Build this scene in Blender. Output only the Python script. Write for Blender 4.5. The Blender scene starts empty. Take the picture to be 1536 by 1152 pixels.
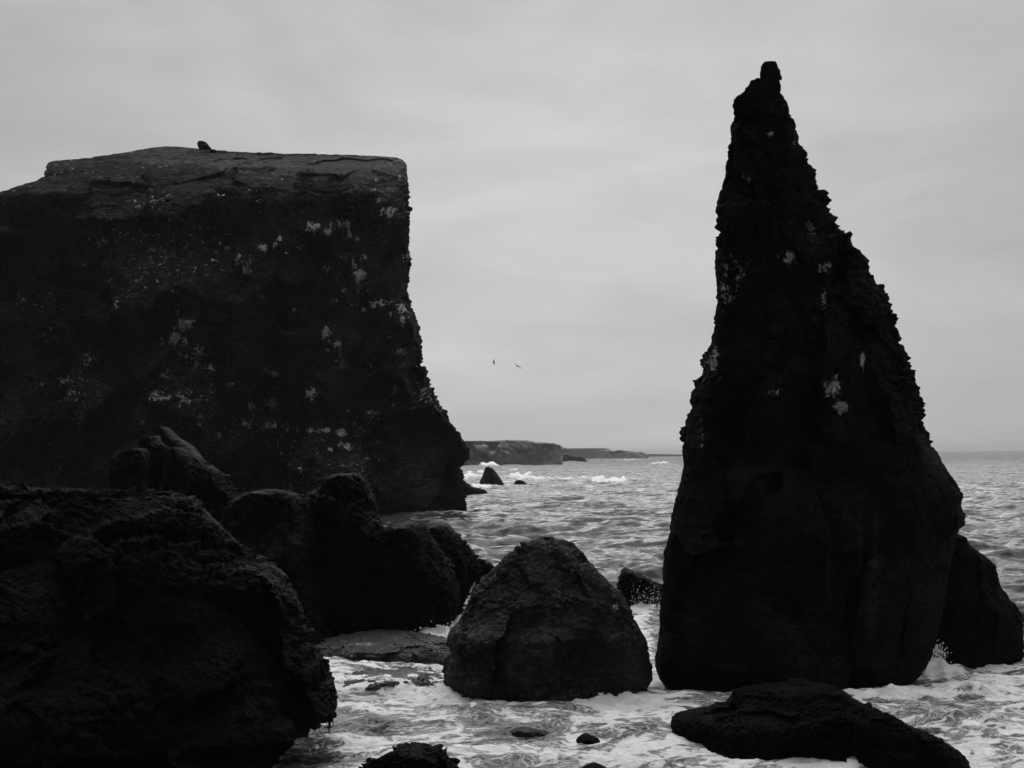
import bpy, math, random
import numpy as np
from mathutils import Vector, Matrix

sc = bpy.context.scene
COL = sc.collection
rad = math.radians

# ------------------------------------------------------------------ camera
F = 1850.0                     # focal length in photo pixels (photo 1536 x 1152)
CZ = 8.0                       # eye height above the sea
PITCH = math.atan(106.6/F)
ROLL = math.atan(0.0096)
fwd = np.array([0, math.cos(PITCH), math.sin(PITCH)])
upw = np.array([0, -math.sin(PITCH), math.cos(PITCH)])
rw = np.array([1.0, 0, 0])
XC = math.cos(ROLL)*rw - math.sin(ROLL)*upw
YC = math.sin(ROLL)*rw + math.cos(ROLL)*upw
cam = bpy.data.cameras.new('camera')
cam.sensor_width = 36; cam.lens = 36*F/1536
cam.clip_start = 0.1; cam.clip_end = 60000
co = bpy.data.objects.new('camera', cam); COL.objects.link(co)
M = Matrix.Identity(4)
for i in range(3):
    M[i][0] = XC[i]; M[i][1] = YC[i]; M[i][2] = -fwd[i]
M[2][3] = CZ
co.matrix_world = M
sc.camera = co

def P(px, py, Y):
    """world point at depth Y seen at photo pixel px,py"""
    a = (np.asarray(px, float)-768)/F; b = (576-np.asarray(py, float))/F
    d = XC*a[..., None] + YC*b[..., None] + fwd
    s = np.asarray(Y, float)/d[..., 1]
    p = d*s[..., None]; p[..., 2] += CZ
    return p
def pix(v):
    q = v - np.array([0, 0, CZ])
    f = q@fwd; f = np.where(f < 0.1, 0.1, f)
    return 768+F*(q@XC)/f, 576-F*(q@YC)/f
def horizon(px): return 676.5-0.0096*(px-1400)
def on_sea(px, py):
    a = np.array([(px-768)/F]); b = np.array([(576-py)/F])
    d = (XC*a[:, None]+YC*b[:, None]+fwd)[0]
    s = -CZ/d[2]
    return d*s+np.array([0, 0, CZ])

# ------------------------------------------------------------------ sky, sun, exposure
SUN_EL, SUN_AZ = rad(52), rad(12)      # the veiled sun stands ahead, a little to the right
sc.view_settings.view_transform = 'Standard'
sc.view_settings.look = 'None'
sc.view_settings.exposure = 0; sc.view_settings.gamma = 1
sc.view_settings.use_curve_mapping = False
w = bpy.data.worlds.new('World'); sc.world = w; w.use_nodes = True
class NT:
    def __init__(s, nt): s.nt = nt; nt.nodes.clear()
    def n(s, t, **kw):
        o = s.nt.nodes.new(t)
        for k, v in kw.items():
            if k == 'ins':
                for a, b in v.items():
                    if hasattr(b, 'is_output'): s.nt.links.new(b, o.inputs[a])
                    else: o.inputs[a].default_value = b
            else: setattr(o, k, v)
        return o
    def m(s, op, a, b=None, c=None, clamp=False):
        o = s.nt.nodes.new('ShaderNodeMath'); o.operation = op; o.use_clamp = clamp
        for i, v in enumerate((a, b, c)):
            if v is None: continue
            if hasattr(v, 'is_output'): s.nt.links.new(v, o.inputs[i])
            else: o.inputs[i].default_value = v
        return o.outputs[0]
    def ramp(s, v, lo, hi, a=0.0, b=1.0):
        o = s.nt.nodes.new('ShaderNodeMapRange'); o.interpolation_type = 'SMOOTHSTEP'
        s.nt.links.new(v, o.inputs[0])
        for i, x in enumerate((lo, hi, a, b)):
            if hasattr(x, 'is_output'): s.nt.links.new(x, o.inputs[i+1])
            else: o.inputs[i+1].default_value = x
        return o.outputs[0]
    def vmul(s, v, xyz):
        o = s.nt.nodes.new('ShaderNodeVectorMath'); o.operation = 'MULTIPLY'
        s.nt.links.new(v, o.inputs[0]); o.inputs[1].default_value = xyz; return o.outputs[0]
    def noise(s, v, scale, detail=6, rough=0.55, dist=0.0):
        o = s.nt.nodes.new('ShaderNodeTexNoise'); s.nt.links.new(v, o.inputs['Vector'])
        o.inputs['Scale'].default_value = scale; o.inputs['Detail'].default_value = detail
        o.inputs['Roughness'].default_value = rough; o.inputs['Distortion'].default_value = dist
        return o.outputs['Fac']
    def link(s, a, b): s.nt.links.new(a, b)

g = NT(w.node_tree)
tc = g.n('ShaderNodeTexCoord').outputs['Generated']
sky = g.n('ShaderNodeTexSky', sky_type='NISHITA', sun_disc=False, sun_elevation=SUN_EL, sun_rotation=SUN_AZ,
          air_density=2.0, dust_density=6.0)
skybw = g.n('ShaderNodeRGBToBW', ins={0: sky.outputs[0]}).outputs[0]
nis = g.m('MINIMUM', g.m('MULTIPLY', skybw, 0.06), 0.9)
# overcast: bright veil ahead where the sun stands, bright zenith, dark low sky behind
dotn = g.n('ShaderNodeVectorMath', operation='DOT_PRODUCT')
g.link(tc, dotn.inputs[0]); az = rad(2); el = rad(9)
dotn.inputs[1].default_value = (math.sin(az)*math.cos(el), math.cos(az)*math.cos(el), math.sin(el))
half = g.m('MULTIPLY', g.m('ADD', dotn.outputs['Value'], 1.0), 0.5)
front = g.m('POWER', half, 6.2)
sep = g.n('ShaderNodeSeparateXYZ', ins={0: tc})
zen = g.ramp(sep.outputs[2], 0.36, 0.95)
back = g.m('ADD', g.m('MULTIPLY', front, 0.55), 0.045)
veil = g.m('ADD', back, g.m('MULTIPLY', zen, 0.85))
cl = g.vmul(tc, (1.0, 1.0, 3.2))
n1 = g.noise(cl, 2.6, 5, 0.5, 0.9)
n2 = g.noise(cl, 7.0, 5, 0.55, 0.4)
cloud = g.m('ADD', g.m('MULTIPLY', g.m('SUBTRACT', n1, 0.5), 0.52), g.m('MULTIPLY', g.m('SUBTRACT', n2, 0.5), 0.32))
cloud = g.m('ADD', cloud, 1.0)
lum = g.m('MULTIPLY', veil, cloud)
lum = g.m('ADD', g.m('MULTIPLY', lum, 0.94), g.m('MULTIPLY', nis, 0.06))
rgb = g.n('ShaderNodeCombineColor', ins={0: lum, 1: lum, 2: lum}).outputs[0]
bg = g.n('ShaderNodeBackground', ins={'Color': rgb, 'Strength': 1.0})
g.link(bg.outputs[0], g.n('ShaderNodeOutputWorld').inputs[0])
w.cycles.sampling_method = 'MANUAL'; w.cycles.sample_map_resolution = 512

sl = bpy.data.lights.new('sun', 'SUN'); sl.energy = 1.6; sl.angle = rad(85); sl.color = (1, 1, 1)
so = bpy.data.objects.new('sun', sl); COL.objects.link(so)
sd = Vector((math.sin(SUN_AZ)*math.cos(SUN_EL), math.cos(SUN_AZ)*math.cos(SUN_EL), math.sin(SUN_EL)))
so.rotation_euler = sd.to_track_quat('Z', 'Y').to_euler()
sc.cycles.max_bounces = 6; sc.cycles.volume_bounces = 1
sc.cycles.volume_step_rate = 5

# ------------------------------------------------------------------ noise in numpy
_r = np.random.RandomState(7)
PERM = _r.permutation(256).astype(np.int32); PERM = np.concatenate([PERM, PERM])
_g = _r.normal(size=(256, 3)); _g /= np.linalg.norm(_g, axis=1)[:, None]; GR = _g.astype(np.float32)
RV = _r.rand(256, 4).astype(np.float32)
def _h(x, y, z): return PERM[PERM[PERM[x & 255]+(y & 255)]+(z & 255)]
def perlin(p):
    p = p.astype(np.float32); i = np.floor(p).astype(np.int32); f = p-i
    u = f*f*f*(f*(f*6-15)+10); out = 0
    for dx in (0, 1):
        wx = u[..., 0] if dx else 1-u[..., 0]
        for dy in (0, 1):
            wy = u[..., 1] if dy else 1-u[..., 1]
            for dz in (0, 1):
                wz = u[..., 2] if dz else 1-u[..., 2]
                gr = GR[_h(i[..., 0]+dx, i[..., 1]+dy, i[..., 2]+dz)]
                out = out+wx*wy*wz*(gr[..., 0]*(f[..., 0]-dx)+gr[..., 1]*(f[..., 1]-dy)+gr[..., 2]*(f[..., 2]-dz))
    return out*1.5
def fbm(p, o=4, gain=0.5, ridge=False):
    s = 0; a = 1.0; t = 0
    for k in range(o):
        v = perlin(p+k*17.3)
        if ridge: v = 1-2*np.abs(v)
        s = s+a*v; t += a; a *= gain; p = p*2.03
    return s/t
def facets(p):
    """cellular noise: tilted facet height, edge distance, cell value"""
    p = p.astype(np.float32); i = np.floor(p).astype(np.int32)
    b1 = np.full(p.shape[:-1], 9, np.float32); b2 = b1.copy(); hid = np.zeros(p.shape[:-1], np.int32)
    c = np.zeros_like(p)
    for dx in (-1, 0, 1):
        for dy in (-1, 0, 1):
            for dz in (-1, 0, 1):
                h = _h(i[..., 0]+dx, i[..., 1]+dy, i[..., 2]+dz)
                q = i+np.array([dx, dy, dz])+RV[h][..., :3]
                d = ((p-q)**2).sum(-1)
                m = d < b1
                b2 = np.where(m, b1, np.minimum(b2, d)); b1 = np.where(m, d, b1)
                hid = np.where(m, h, hid); c = np.where(m[..., None], p-q, c)
    t = (GR[hid]*c).sum(-1)
    return t, np.sqrt(b2)-np.sqrt(b1), RV[hid][..., 3]
def sst(x, a, b):
    t = np.clip((x-a)/(b-a), 0, 1); return t*t*(3-2*t)

# ------------------------------------------------------------------ mesh helpers
def mesh_obj(name, V, Q, mat, attrs=None, parent=None, smooth=True):
    me = bpy.data.meshes.new(name)
    V = np.ascontiguousarray(V, np.float32); Q = np.ascontiguousarray(Q, np.int32)
    n = Q.shape[1]
    me.vertices.add(len(V)); me.vertices.foreach_set('co', V.ravel())
    me.loops.add(Q.size); me.loops.foreach_set('vertex_index', Q.ravel())
    me.polygons.add(len(Q))
    me.polygons.foreach_set('loop_start', np.arange(0, Q.size, n, dtype=np.int32))
    me.polygons.foreach_set('loop_total', np.full(len(Q), n, np.int32))
    me.update(calc_edges=True)
    if smooth: me.polygons.foreach_set('use_smooth', np.ones(len(Q), bool))
    for k, a in (attrs or {}).items():
        at = me.attributes.new(k, 'FLOAT', 'POINT'); at.data.foreach_set('value', np.ascontiguousarray(a, np.float32))
    me.materials.append(mat)
    o = bpy.data.objects.new(name, me); COL.objects.link(o)
    if parent: o.parent = parent
    return o
def tag(o, label=None, cat=None, group=None, kind=None):
    if label: o['label'] = label
    if cat: o['category'] = cat
    if group: o['group'] = group
    if kind: o['kind'] = kind
    return o
def grid_quads(R, C, wrap):
    r = np.arange(R-1)[:, None]; c = np.arange(C if wrap else C-1)[None, :]
    a = r*C+c; b = r*C+(c+1) % C
    return np.stack([a, a+C, b+C, b], -1).reshape(-1, 4)

# ------------------------------------------------------------------ materials
def rock_mat(name, dark, light, rough=0.75, spec=0.25, tex=1.0, bump=0.05, gran=0.0, granscale=9.0, wet=0.0, grass=0.10, guano=0.42):
    m = bpy.data.materials.new(name); m.use_nodes = True
    g = NT(m.node_tree)
    pos = g.n('ShaderNodeNewGeometry').outputs['Position']
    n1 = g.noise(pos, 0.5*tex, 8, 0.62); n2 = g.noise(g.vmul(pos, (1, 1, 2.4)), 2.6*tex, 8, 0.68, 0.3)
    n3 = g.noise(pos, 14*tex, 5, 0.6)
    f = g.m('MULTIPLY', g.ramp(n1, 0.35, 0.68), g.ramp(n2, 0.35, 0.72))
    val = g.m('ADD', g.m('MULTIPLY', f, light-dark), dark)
    spk = g.m('MULTIPLY', g.ramp(n3, 0.56, 0.68), g.ramp(n2, 0.50, 0.66))
    val = g.m('ADD', val, g.m('MULTIPLY', spk, light*1.6))
    gu = g.n('ShaderNodeAttribute', attribute_name='guano').outputs['Fac']
    # broken white droppings: fine specks and dribbles gathered where the attribute is high
    nd = g.noise(g.vmul(pos, (1, 1, 0.42)), 2.6*tex, 6, 0.72, 0.5)
    gm = g.ramp(g.m('ADD', g.m('ADD', nd, g.m('MULTIPLY', g.m('SUBTRACT', n2, .5), .5)), g.m('MULTIPLY', gu, 0.34)), 0.70, 0.79)
    gm = g.m('MULTIPLY', gm, g.ramp(n3, 0.30, 0.62, 0.12, 1.0))
    gm = g.m('MULTIPLY', gm, g.ramp(gu, 0.03, 0.3))
    ga = g.n('ShaderNodeAttribute', attribute_name='grass').outputs['Fac']
    gn = g.ramp(n2, 0.30, 0.70, 0.35, 1.0)
    gcol = g.m('MULTIPLY', gn, grass)
    sa = g.n('ShaderNodeAttribute', attribute_name='sand').outputs['Fac']
    sa = g.m('MULTIPLY', sa, g.m('MULTIPLY', g.ramp(nd, .38, .62), g.ramp(n2, .3, .6, .3, 1.0)))
    mx = lambda a, b, t: g.m('ADD', g.m('MULTIPLY', a, g.m('SUBTRACT', 1.0, t)), g.m('MULTIPLY', b, t))
    val = mx(val, gcol, ga)
    val = mx(val, g.m('MULTIPLY', g.ramp(n2, 0.2, 0.8, 0.5, 1.0), 0.10), sa)  # sand on a ledge and painted highlights share this pale tone
    val = mx(val, guano, gm)
    hgt = g.m('ADD', g.m('MULTIPLY', n2, 1.0), g.m('MULTIPLY', n3, 0.35))
    if gran > 0:
        vo = g.n('ShaderNodeTexVoronoi', feature='SMOOTH_F1', ins={'Vector': pos, 'Scale': granscale, 'Randomness': 1.0})
        vo.inputs['Smoothness'].default_value = 0.3
        hgt = g.m('ADD', hgt, g.m('MULTIPLY', g.m('SUBTRACT', 1.0, vo.outputs['Distance']), gran))
    bp = g.n('ShaderNodeBump', ins={'Height': hgt, 'Distance': bump, 'Strength': 1.0})
    rgh = g.ramp(n1, 0.35, 0.65, rough, rough-wet)
    col = g.n('ShaderNodeCombineColor', ins={0: val, 1: val, 2: val}).outputs[0]
    b = g.n('ShaderNodeBsdfPrincipled', ins={'Base Color': col, 'Roughness': rgh, 'Specular IOR Level': spec, 'Normal': bp.outputs[0]})
    g.link(b.outputs[0], g.n('ShaderNodeOutputMaterial').inputs[0])
    return m
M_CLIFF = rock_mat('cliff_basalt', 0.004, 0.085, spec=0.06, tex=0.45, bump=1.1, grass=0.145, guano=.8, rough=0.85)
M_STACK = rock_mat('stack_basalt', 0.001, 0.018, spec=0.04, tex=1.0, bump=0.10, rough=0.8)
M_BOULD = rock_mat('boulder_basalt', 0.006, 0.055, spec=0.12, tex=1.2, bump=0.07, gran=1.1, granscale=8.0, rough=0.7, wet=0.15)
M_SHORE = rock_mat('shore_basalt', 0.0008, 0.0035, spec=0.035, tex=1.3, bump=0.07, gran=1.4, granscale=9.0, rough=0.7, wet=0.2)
M_MID = rock_mat('weedy_basalt', 0.001, 0.008, spec=0.05, tex=1.1, bump=0.08, gran=1.2, granscale=6.0, rough=0.7, wet=0.2)
M_REEF = rock_mat('reef_basalt', 0.02, 0.13, spec=0.3, tex=2.0, bump=0.06, gran=1.6, granscale=7.0, rough=0.6, wet=0.25)
M_FARR = rock_mat('far_dark_basalt', 0.015, 0.05, spec=0.1, tex=0.3, bump=.4, rough=0.9)
M_FAR_HAZED = rock_mat('haze_paled_basalt', 0.32, 0.42, spec=0.1, tex=0.06, bump=1.0, rough=0.9)  # headland colour lightened to stand in for distance haze

# ------------------------------------------------------------------ rock builder
def patches(px, py, lst):
    a = np.zeros(px.shape)
    for (x, y, rx, ry, s) in lst:
        a = np.maximum(a, s*np.exp(-((px-x)/rx)**2-((py-y)/ry)**2))
    return a
def rock(name, label, cat, mat, D, rows, df, db, n=2.4, step=0.06, big=0.5, bigs=0.35, fac=0.25, facs=0.9,
         rough=0.12, roughs=1.6, strat=2.2, gran=0.0, grans=5.0, seed=0, guano=None, grass=None, sand=None, smoothbelow=None,
         zbot=-1.6, flare=0.10, cap=0.35, group=None, cols=None, keep=0.05, bigref=None, gbase=0.0, gbs=.3, rtop=None, dl=0.0, dr=0.0, fan=0.0):
    rows = np.array(rows, float)
    Df = D if callable(D) else (lambda y: np.full(np.shape(y), float(D)))
    dff = df if callable(df) else (lambda y, h: np.full(np.shape(y), float(df)))
    dbf = db if callable(db) else (lambda y, h: np.full(np.shape(y), float(db)))
    D0 = float(Df(rows[-1, 0]))
    # resample the traced outline by length
    mpp = D0/F
    d = np.diff(rows, axis=0)
    L = np.sqrt(d[:, 0]**2+np.maximum(np.abs(d[:, 1]), np.abs(d[:, 2]))**2*0.5)*mpp
    s = np.concatenate([[0], np.cumsum(L)])
    N = max(6, int(s[-1]/step))
    t = np.linspace(0, s[-1], N)
    y = np.interp(t, s, rows[:, 0]); xl = np.interp(t, s, rows[:, 1]); xr = np.interp(t, s, rows[:, 2])
    Dy = Df(y)
    wpx = (xr-xl)/(rows[:, 2]-rows[:, 1]).max(); shr = np.clip(wpx*1.5, 0, 1)*sst(wpx, .05, .5)
    A = P(xl, y, Dy+dl*shr); B = P(xr, y, Dy+dr*shr)
    hw = (B[:, 0]-A[:, 0])/2; cx = (A[:, 0]+B[:, 0])/2
    zl, zr = A[:, 2], B[:, 2]
    frontd = dff(y, hw); backd = dbf(y, hw)
    # cap rings
    ncap = max(3, int(min(hw[0], 3.0)/step/1.5))
    k = np.linspace(0.02, 1, ncap, endpoint=False)
    hz = cap*min(hw[0], 2.0)
    prof = np.sqrt(1-k**2)*hz
    def pre(v, sc_=False): return np.concatenate([(v[0]*k if sc_ else np.full(ncap, v[0])), v])
    zl = np.concatenate([zl[0]+prof, zl]); zr = np.concatenate([zr[0]+prof, zr])
    hw2 = pre(hw, True); cx = pre(cx); fd = pre(frontd, True); bd = pre(backd, True); Dy2 = pre(Dy); SH = pre(shr)
    # skirt under the water
    zb = min(zl[-1], zr[-1])
    if zb > zbot:
        m = max(2, int((zb-zbot)/max(step, 0.1)))
        kk = np.linspace(0, 1, m+1)[1:]
        zl = np.concatenate([zl, zl[-1]+(zbot-zl[-1])*kk]); zr = np.concatenate([zr, zr[-1]+(zbot-zr[-1])*kk])
        add = (zb-zbot)*flare*kk
        hw2 = np.concatenate([hw2, hw2[-1]+add]); fd = np.concatenate([fd, fd[-1]+add]); bd = np.concatenate([bd, bd[-1]+add])
        cx = np.concatenate([cx, np.full(m, cx[-1])]); Dy2 = np.concatenate([Dy2, np.full(m, Dy2[-1])]); SH = np.concatenate([SH, np.full(m, SH[-1])])
    R = len(zl)
    per = (hw2.max()*2+fd.max()*2)*1.25+(hw2.max()*2+bd.max()*2)*.33
    C = cols or int(per/step)
    ex = 2.0/n
    tt = np.linspace(0, 2*np.pi, 40001)
    c_, s_ = np.cos(tt), np.sin(tt)
    c = np.sign(c_)*np.abs(c_)**ex; sn = np.sign(s_)*np.abs(s_)**ex
    # even columns along the outline, three times denser on the side that is seen
    wq, fq, bq = hw2.max()*.8, np.median(fd), np.median(bd)
    sg = np.hypot(np.diff(c)*wq, np.diff(sn)*np.where(sn[1:] < 0, fq, bq))*np.where(sn[1:] < .12, 1.0, .33)
    cl_ = np.concatenate([[0], np.cumsum(sg)])
    tq = np.linspace(0, cl_[-1], C, endpoint=False)
    c = np.interp(tq, cl_, c); sn = np.interp(tq, cl_, sn)
    X = cx[:, None]+hw2[:, None]*c[None]
    Yv = Dy2[:, None]+(dl+(dr-dl)*(c[None]+1)/2)*SH[:, None]+np.where(sn < 0, fd[:, None], bd[:, None])*sn[None]
    Z = zl[:, None]+(zr-zl)[:, None]*(c[None]+1)/2
    if fan: X = X*(1+fan*np.clip(Yv/Dy2[:, None]-1, 0, 1))
    V = np.stack([X, Yv, Z], -1)
    # outward normals of the smooth body
    du = np.roll(V, -1, 1)-np.roll(V, 1, 1); dv = np.gradient(V, axis=0)
    nr = np.cross(dv, du); ln = np.linalg.norm(nr, axis=-1, keepdims=True); nr = nr/np.maximum(ln, 1e-9)
    out = np.stack([c*1.0, sn*1.0, np.zeros_like(c)], -1)[None]
    sg = np.sign((nr*out).sum(-1, keepdims=True)); nr = nr*np.where(sg == 0, 1, sg)
    nr[:ncap] = nr[:ncap]*0.3+np.array([0, 0, 0.7]); nr /= np.maximum(np.linalg.norm(nr, axis=-1, keepdims=True), 1e-9)
    nr[ncap:] += 0.7*out; nr /= np.maximum(np.linalg.norm(nr, axis=-1, keepdims=True), 1e-9)
    q = V.reshape(-1, 3)+np.array([seed*31.7, seed*11.3, seed*5.1])
    vd = V-np.array([0, 0, CZ]); vd /= np.linalg.norm(vd, axis=-1, keepdims=True)
    wgt = keep+(1-keep)*sst(np.abs((nr*vd).sum(-1)), 0.08, 0.75)
    wgt = wgt*np.clip(hw2/(bigref or 1.6), .15, 1)[:, None]
    wgt = wgt.reshape(-1)
    lsz = (np.clip(hw2/(1.5*(step/.06)), .30, 1)[:, None]*np.ones((1, C))).reshape(-1)
    warp = np.stack([fbm(q*facs*0.8+3, 3, .6), fbm(q*facs*0.8+9, 3, .6), fbm(q*facs*0.8+15, 3, .6)], -1)*0.45/facs
    deep = big*wgt*fbm(q*bigs, 2); disp = 0
    vdir = (vd*np.where((nr*vd).sum(-1, keepdims=True) < 0, -1, 1)).reshape(-1, 3)
    rr = 1.0
    if smoothbelow is not None:
        zz = q[:, 2]-seed*5.1
        rr = 0.25+0.75*sst(zz+1.2*perlin(q*0.35), smoothbelow-1.0, smoothbelow+1.0)
    if fac:
        ft, fe, fv = facets((q+warp)*facs*np.array([1, 1, 0.8]))
        deep = deep+fac*wgt*(ft*1.5+0.6*(fv-0.5))
    ps = q*roughs*np.array([1, 1, strat])
    r1 = fbm(ps, 4, 0.6, True)
    ft2, fe2, fv2 = facets(ps*1.4+warp*roughs*1.5)
    ft3, fe3, fv3 = facets(ps*3.3+11)
    cob2 = sst(fe2, 0, .30)*(.30+.9*fv2+.5*ft2)-.45; cob3 = sst(fe3, 0, .35)*(.4+.7*fv3)-.4
    disp = disp+lsz*rough*rr*(.45+1.1*sst(perlin(q*bigs*2.3+70), -.35, .45))*(-0.45*(r1-0.35)+.62*cob2+.34*cob3)
    if gran:
        zc = 1.0
        gt, ge, gv = facets(q*grans)
        disp = disp+gran*(sst(ge, 0, 0.5)*(0.4+gv)-0.5)
    disp = disp-disp.mean()-0.25*rough*lsz
    ramp = np.clip(np.arange(R)/max(ncap, 1), 0.25, 1)[:, None]*np.ones((1, C))
    if rtop is not None:
        yy = pix(V.reshape(-1, 3))[1]
        tr = rtop[2]+(1-rtop[2])*sst(yy, rtop[0], rtop[1]); deep = deep*tr; ramp = ramp*tr.reshape(R, C)
    V = V.reshape(-1, 3)+nr.reshape(-1, 3)*(disp*ramp.reshape(-1))[:, None]+vdir*deep[:, None]
    px, py = pix(V)
    at = {}
    if guano: at['guano'] = np.maximum(patches(px, py, guano), gbase*np.clip(.5+fbm(V*gbs, 2)*1.6, 0, 1))
    if grass: at['grass'] = grass(px, py, V)
    if sand: at['sand'] = patches(px, py, sand)
    Q = grid_quads(R, C, True)
    o = mesh_obj(name, V, Q, mat, at)
    tag(o, label, cat, group)
    return o

# ------------------------------------------------------------------ the sea stack
R_STACK = [(93.5,1145.5,1165),(98,1142,1167),(104,1142,1168),(107,1141,1170),(112,1141,1170),(118,1140,1172),(119.5,1137,1172),
 (120.5,1126,1169),(124,1123,1170),(130,1121,1171),(133,1116,1171),(139,1112,1171),(144,1111,1174),(146,1103,1176),(152,1102,1179),(160,1101,1184),(178,1100,1185),
 (187,1098,1191),(200,1095,1197),(218,1092,1203),(233,1090,1210),(250,1089,1219),(262,1087,1225),(280,1082,1226),(297,1076,1235),(310,1074,1240),
 (326,1074,1246),(340,1077,1250),(352,1079,1256),(356,1077,1263),(358,1077,1274),(370,1075,1277),(382,1073,1290),(390,1072,1298),(405,1074,1302),
 (422,1076,1308),(430,1077,1313),(440,1074,1319),(450,1075,1327),(470,1076,1335),(490,1072,1339),(505,1067,1343),(513,1063,1346),(530,1058,1353),(555,1055,1362),
 (575,1047,1369),(590,1039,1375),(600,1036,1377),(608,1038,1377),(625,1030,1378),(645,1027,1383),(670,1024,1391),(685,1024,1401),(697,1026,1410),(705,1024,1415),
 (725,1020,1429),(738,1016,1437),(748,1013,1437),(756,1012,1433),(766,1010,1436),(770,1009,1441),(786,1006,1440),(791,1005,1432),(802,1003,1428),(830,996,1422),
 (850,994,1418),(890,994,1412),(920,991,1406),(945,989,1400),(965,987,1394),(978,985,1391),(990,982,1386),(1005,983,1376),(1018,987,1362),(1032,996,1346),(1040,1010,1340)]
def stack_df(y, h): return np.clip(0.66*h, 0.12, 3.3)
def stack_db(y, h): return np.clip(0.75*h, 0.12, 3.8)
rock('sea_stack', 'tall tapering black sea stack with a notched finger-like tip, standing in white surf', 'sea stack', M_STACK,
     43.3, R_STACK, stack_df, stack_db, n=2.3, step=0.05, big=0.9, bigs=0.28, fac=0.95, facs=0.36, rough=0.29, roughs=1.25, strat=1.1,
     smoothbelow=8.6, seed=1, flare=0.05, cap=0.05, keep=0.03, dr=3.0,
     guano=[(1120,270,10,14,.7),(1216,350,9,26,.8),(1182,385,12,14,.95),(1236,402,22,12,.6),(1100,405,26,30,.55),(1238,450,9,22,.6),(1090,440,20,30,.5),
            (1070,550,18,36,.7),(1162,590,16,8,.8),(1250,580,18,22,.95),(1262,610,14,14,.9),(1294,540,5,18,.8),(1155,200,10,8,.5),(1190,215,14,8,.4),
            (1052,650,10,30,.45)],
     sand=[(1262,650,16,13,.55),(1312,860,6,70,.35),(1308,930,6,30,.4),(1048,665,8,30,.35),(1290,820,4,40,.3)])  # pale streaks and spots on the front face
R_BEH = [(800,1395,1425),(812,1388,1433),(820,1380,1447),(831,1370,1465),(842,1365,1478),(856,1360,1483),(872,1360,1486),(885,1358,1496),(900,1355,1509),
 (915,1352,1520),(930,1350,1523),(950,1350,1524),(975,1350,1525),(985,1352,1522)]
rock('rock', 'rounded black shoulder of rock behind the right foot of the tall stack', 'rock', M_STACK, 50.5, R_BEH, 2.6, 3.0,
     n=2.4, step=0.075, big=0.5, bigs=0.4, fac=0.2, facs=0.6, rough=0.12, roughs=1.6, strat=1.2, seed=2, flare=0.03)

# ------------------------------------------------------------------ the big cliff
R_CL = [(222.5,247,268),(224,232,284),(226,222,298),(229,208,322),(232,196,350),(234.5,180,410),(237,165,500),(239,148,572),(241,138,598),(243.5,122,606),(246,96,609),
 (248,74,611),(252,66,611),(256,61,611),(260,60,611),(266,50,611),(272,48,611.5),(278,34,612),(283,18,612),(290,0,613),(300,-30,613),(315,-70,613),(330,-110,612.5),(340,-130,614),
 (355,-165,612.5),(372,-200,612),(378,-205,610),(383,-210,617),(390,-220,614.5),(398,-230,611),(414,-260,607),(430,-280,608),(445,-300,610),(452,-310,613.5),(470,-330,622),
 (490,-350,629),(520,-370,631),(545,-390,629),(560,-400,638),(580,-420,646),(610,-440,661),(630,-450,675),(645,-455,685),(662,-460,695.5),(674,-465,701.5),(685,-470,702),
 (692,-470,697),(698,-475,689.5),(712,-480,689),(720,-480,691),(735,-490,695),(746,-490,696),(765,-495,696)]
R_CL = [(y_, a_+32*float(np.clip((y_-238)/38, 0, 1)), b_) for (y_, a_, b_) in R_CL]
cy = np.array([222, 240, 262, 300, 340, 560, 700, 765.]); cD = np.array([200, 196, 189, 184, 181, 178, 175, 174.])
def cliff_D(y): return np.interp(y, cy, cD)
def cliff_df(y, h): return np.interp(y, [222, 232, 250, 300, 400, 700, 765], [1.2, 2.5, 4, 6.5, 7, 6, 4.5])
def cliff_db(y, h): return np.interp(y, [222, 250, 300, 765], [8, 40, 48, 60])
def cliff_grass(px, py, V):
    xb = [-300, 60, 100, 180, 250, 300, 350, 420, 480, 520, 556, 585, 612]
    yb = [300, 262, 256, 250, 252, 256, 262, 268, 272, 284, 302, 292, 272]
    b = np.interp(px, xb, yb)-9
    nz = fbm(V*0.30, 5, .7)*60
    a = 1-sst(py+nz, b-7, b+5)
    a = a*(0.25+0.75*sst(px, 120, 330))
    # patchy turf lower down on the face
    a2 = patches(px, py, [(370,300,45,22,.5),(200,275,60,14,.35),(560,285,45,16,.9),(100,330,60,30,.2)])*sst(fbm(V*0.5+40, 4), -.1, .3)
    return np.clip(np.maximum(a, a2), 0, 1)
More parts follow.
